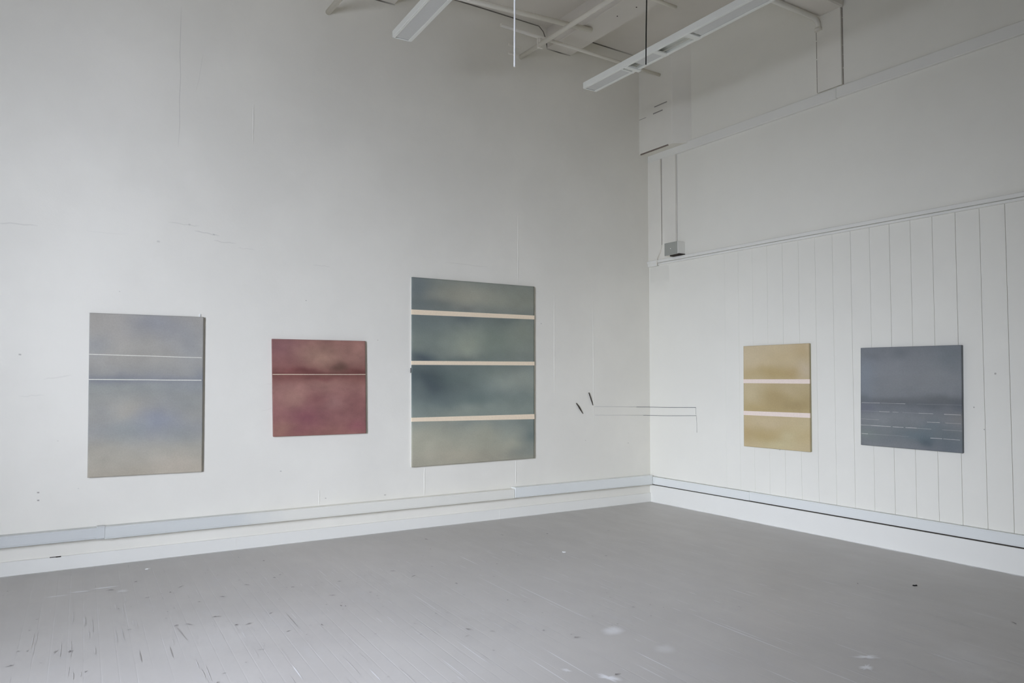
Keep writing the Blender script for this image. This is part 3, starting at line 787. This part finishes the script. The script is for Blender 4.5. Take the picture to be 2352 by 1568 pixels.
# large teal-grey banded painting
cream = (204, 192, 182)
teal = painting('largest painting, grey green with three cream bands, third on left wall',
         [(-3.249, -T, 2.511), (-1.763, -T, 2.515), (-1.760, -T, .623), (-3.231, -T, .613)], (0, -1, 0), T,
         [(0, (120, 126, 127)), (.1, (130, 134, 132)), (.17, (118, 124, 126)), (.2, (104, 113, 117)), (.32, (118, 127, 126)), (.44, (106, 115, 117)), (.47, (96, 106, 110)), (.6, (106, 117, 121)), (.74, (120, 130, 131)), (.77, (128, 135, 136)), (.88, (142, 144, 139)), (1, (140, 139, 134))],
         [(.04, .06, .12, .12, (92, 102, 112), .8), (.45, .09, .22, .06, (142, 142, 138), .7), (.1, .15, .2, .03, (92, 100, 106), .6), (.45, .165, .06, .015, (104, 108, 112), .6), (.85, .08, .2, .08, (124, 130, 128), .5),
          (.42, .215, .08, .02, (84, 93, 101), .8), (.75, .225, .12, .02, (92, 102, 106), .7), (.1, .27, .2, .08, (94, 104, 110), .6), (.42, .36, .13, .06, (140, 147, 142), .8), (.85, .3, .16, .07, (130, 137, 134), .7),
          (.07, .415, .09, .025, (68, 78, 90), .9), (.3, .43, .25, .02, (90, 99, 104), .6), (.62, .34, .1, .08, (102, 114, 113), .5), (.95, .4, .1, .05, (112, 118, 120), .4),
          (.13, .50, .13, .045, (62, 72, 80), .85), (.17, .555, .2, .055, (58, 68, 80), .8), (.27, .60, .16, .045, (70, 80, 88), .7), (.37, .57, .13, .04, (76, 85, 92), .7), (.34, .50, .18, .04, (86, 98, 100), .6), (.52, .64, .12, .05, (82, 94, 99), .65), (.45, .60, .2, .07, (98, 110, 112), .5), (.3, .62, .3, .05, (94, 106, 112), .5),
          (.86, .55, .22, .07, (134, 141, 141), .8), (.08, .7, .2, .05, (110, 120, 124), .5), (.06, .57, .05, .05, (100, 110, 114), .6), (.66, .5, .1, .03, (108, 118, 118), .5), (.48, .71, .12, .03, (128, 136, 136), .6),
          (.45, .79, .25, .02, (112, 122, 126), .6), (.85, .79, .15, .03, (106, 116, 120), .6), (.15, .85, .2, .08, (152, 152, 145), .8), (.62, .87, .18, .06, (150, 152, 146), .7), (.97, .88, .09, .08, (92, 104, 110), .9), (.8, .84, .1, .05, (118, 126, 128), .6),
          (.3, .83, .15, .05, (134, 138, 136), .5), (.35, .96, .25, .04, (150, 147, 140), .7), (.9, .97, .15, .03, (112, 120, 122), .6)],
         [(.172, .199, .170, .193, cream), (.443, .464, .440, .462, cream), (.741, .762, .745, .774, cream)], [], 1.45, 29, .10, (.74, .72, .66), 110, 140, .11, .78, (1.02, .975, .815))
mb = MB(); mb.box((-3.249, -0.022, 1.55), (-3.2425, -0.008, 1.60), bev=0.002)
part('clip', mb, M_WIRE, teal, label='small dark clip on the left edge')
# yellow ochre banded painting
cream2 = (210, 200, 192)
painting('upright ochre yellow painting with two cream bands, on right wall',
         [(-T - .0179, -1.480, 1.846), (-T - .0179, -2.281, 1.848), (-T - .0179, -2.275, .790), (-T - .0179, -1.470, .786)], (-1, 0, 0), T,
         [(0, (178, 166, 138)), (.15, (176, 164, 134)), (.3, (166, 152, 116)), (.37, (166, 154, 122)), (.5, (160, 147, 112)), (.63, (164, 150, 112)), (.69, (174, 162, 130)), (.85, (168, 155, 120)), (1, (172, 160, 128))],
         [(.1, .12, .3, .15, (184, 173, 146), .8), (.9, .06, .15, .08, (166, 150, 116), .6), (.93, .24, .14, .07, (182, 172, 152), .9), (.45, .27, .3, .06, (158, 142, 102), .7), (.75, .27, .1, .05, (160, 142, 104), .6), (.55, .1, .2, .06, (172, 158, 124), .4),
          (.08, .47, .18, .12, (178, 168, 138), .8), (.5, .5, .16, .08, (152, 137, 100), .7), (.7, .43, .2, .05, (170, 158, 128), .6), (.8, .57, .25, .05, (148, 134, 98), .8), (.2, .62, .2, .03, (158, 143, 104), .6),
          (.35, .73, .25, .05, (180, 168, 140), .6), (.9, .76, .12, .06, (174, 164, 132), .6), (.3, .88, .22, .07, (158, 143, 104), .8), (.05, .85, .07, .1, (160, 142, 104), .6), (.55, .95, .25, .05, (176, 170, 136), .7), (.7, .86, .12, .05, (176, 170, 138), .6), (.05, .78, .1, .05, (178, 166, 136), .5)],
         [(.332, .371, .332, .373, cream2), (.648, .689, .644, .687, cream2)], [], 1.25, 41, .035, (.42, .38, .24), 90, 120, .11, .76, (1.085, 1.03, .975))
# square slate blue painting
lc = (170, 172, 174)
painting('square slate blue painting with broken thin white lines, right end of right wall',
         [(-T - .0179, -2.823, 1.784), (-T - .0179, -3.707, 1.780), (-T - .0179, -3.693, .899), (-T - .0179, -2.806, .901)], (-1, 0, 0), T,
         [(0, (108, 113, 119)), (.25, (115, 120, 126)), (.48, (112, 117, 122)), (.545, (96, 100, 105)), (.6, (102, 107, 113)), (.7, (110, 115, 120)), (.85, (106, 112, 116)), (1, (104, 109, 115))],
         [(.3, .2, .3, .15, (118, 122, 128), .6), (.06, .3, .1, .2, (116, 126, 138), .5), (.9, .1, .15, .15, (100, 108, 114), .6), (.7, .3, .3, .12, (120, 124, 128), .6), (.42, .05, .06, .04, (96, 102, 108), .5), (.1, .06, .1, .05, (100, 104, 110), .5),
          (.03, .5, .07, .03, (92, 98, 104), .6), (.85, .53, .25, .04, (90, 94, 98), .7), (.97, .58, .06, .05, (84, 90, 98), .6), (.05, .6, .1, .04, (96, 98, 112), .5), (.55, .59, .2, .02, (92, 98, 104), .5), (.7, .6, .08, .025, (88, 94, 100), .5),
          (.3, .71, .25, .06, (116, 121, 125), .6), (.95, .7, .08, .05, (118, 118, 118), .5), (.68, .925, .07, .03, (76, 86, 94), .95), (.62, .88, .2, .05, (90, 104, 112), .6), (.06, .87, .1, .05, (112, 122, 120), .6), (.25, .97, .25, .04, (116, 120, 123), .6), (.9, .93, .12, .05, (92, 102, 110), .6), (.75, .8, .1, .05, (94, 106, 114), .5)],
         [], [(.565, .557, 0.00173, .01, .21, lc), (.565, .557, 0.00130, .22, .38, (150, 153, 156)), (.565, .557, 0.00158, .36, .47, lc), (.565, .557, 0.00115, .58, 1, (126, 130, 134)),
              (.649, .648, 0.00115, 0, .2, (132, 136, 142)), (.649, .648, 0.00187, .2, .31, lc), (.649, .648, 0.00158, .34, .40, lc), (.649, .648, 0.00130, .44, .6, (136, 140, 144)), (.649, .648, 0.00173, .6, .74, lc), (.649, .648, 0.00202, .84, .99, (182, 182, 182)),
              (.732, .728, 0.00158, 0, .2, (150, 148, 150)), (.732, .728, 0.00187, .68, .8, (176, 176, 176)), (.732, .728, 0.00158, .85, .99, (158, 156, 156)),
              (.794, .795, 0.00187, 0, .11, lc), (.794, .795, 0.00216, .11, .32, (186, 188, 190)), (.794, .795, 0.00216, .34, .45, (178, 180, 182)), (.794, .795, 0.00216, .47, .58, (184, 184, 186)), (.794, .795, 0.00158, .58, .72, (150, 154, 156)), (.794, .795, 0.00144, .82, 1, (142, 144, 146)),
              (.882, .879, 0.00216, .01, .08, (180, 182, 182)), (.882, .879, 0.00144, .09, .3, (142, 146, 148)), (.882, .879, 0.00130, .3, .5, (130, 134, 138)), (.882, .879, 0.00216, .71, .82, (184, 186, 188)), (.882, .879, 0.00187, .83, .98, (172, 174, 176))],
         1.36, 53, .05, (.20, .215, .225), 96, 96, .11, 1.0, (1.07, 1.02, .93))

# ------------------------------------------------------------------ daylight
w = bpy.data.worlds.new('fitted_sky'); scene.world = w; w.use_nodes = True
nt = w.node_tree; nt.nodes.clear()
out = nt.nodes.new('ShaderNodeOutputWorld'); bg = nt.nodes.new('ShaderNodeBackground')
tc = nt.nodes.new('ShaderNodeTexCoord'); sp = nt.nodes.new('ShaderNodeSeparateXYZ')
nt.links.new(tc.outputs['Generated'], sp.inputs[0])
# invented sky: glow lobes aimed from left and below to shape the room's brightness
def toward(az, el):
    a, e = math.radians(az), math.radians(el)
    return (-math.cos(a) * math.cos(e), -math.sin(a) * math.cos(e), math.sin(e))
LOBES = [(30, 18, 1.07), (45, 6, 0.09), (75, 18, 0.52), (75, 6, 0.44), (75, -12, 0.47), (75, -25, 0.24)]
tot = None
for az, el, k in LOBES:
    dv = nt.nodes.new('ShaderNodeVectorMath'); dv.operation = 'DOT_PRODUCT'
    nt.links.new(tc.outputs['Generated'], dv.inputs[0]); dv.inputs[1].default_value = toward(az, el)
    ex = math_n(nt, 'MULTIPLY', math_n(nt, 'EXPONENT', math_n(nt, 'MULTIPLY', math_n(nt, 'SUBTRACT', dv.outputs['Value'], 1.0), 11.5)), k)
    tot = ex if tot is None else math_n(nt, 'ADD', tot, ex)
cb = nt.nodes.new('ShaderNodeCombineColor')
for i, k in enumerate((0.93, 1.0, 1.19)): nt.links.new(math_n(nt, 'MULTIPLY', tot, k), cb.inputs[i])
nt.links.new(cb.outputs[0], bg.inputs[0]); bg.inputs[1].default_value = 70.0
nt.links.new(bg.outputs[0], out.inputs[0])

# ------------------------------------------------------------------ camera
cam = bpy.data.cameras.new('camera'); co = bpy.data.objects.new('camera', cam); COL.objects.link(co)
cam.sensor_fit = 'HORIZONTAL'; cam.sensor_width = 36.0; cam.lens = 1725.3 / 2352 * 36.0
yaw, pitch, roll = (math.radians(a) for a in (32.648, 2.792, 0.1425))
fw = Vector((math.sin(yaw) * math.cos(pitch), math.cos(yaw) * math.cos(pitch), math.sin(pitch)))
rt = Vector((math.cos(yaw), -math.sin(yaw), 0)); up = rt.cross(fw)
r2 = rt * math.cos(roll) + up * math.sin(roll); u2 = up * math.cos(roll) - rt * math.sin(roll)
co.matrix_world = Matrix(((r2.x, u2.x, -fw.x, -6.447), (r2.y, u2.y, -fw.y, -6.888), (r2.z, u2.z, -fw.z, 1.5), (0, 0, 0, 1)))
scene.camera = co

vs = scene.view_settings
vs.view_transform = 'Standard'; vs.look = 'None'; vs.gamma = 1.0; vs.use_curve_mapping = False
vs.exposure = 0.0
scene.cycles.max_bounces = 7; scene.cycles.diffuse_bounces = 6; scene.cycles.glossy_bounces = 3
scene.cycles.use_adaptive_sampling = True; scene.cycles.adaptive_threshold = 0.10; scene.cycles.adaptive_min_samples = 16
scene.cycles.use_denoising = True
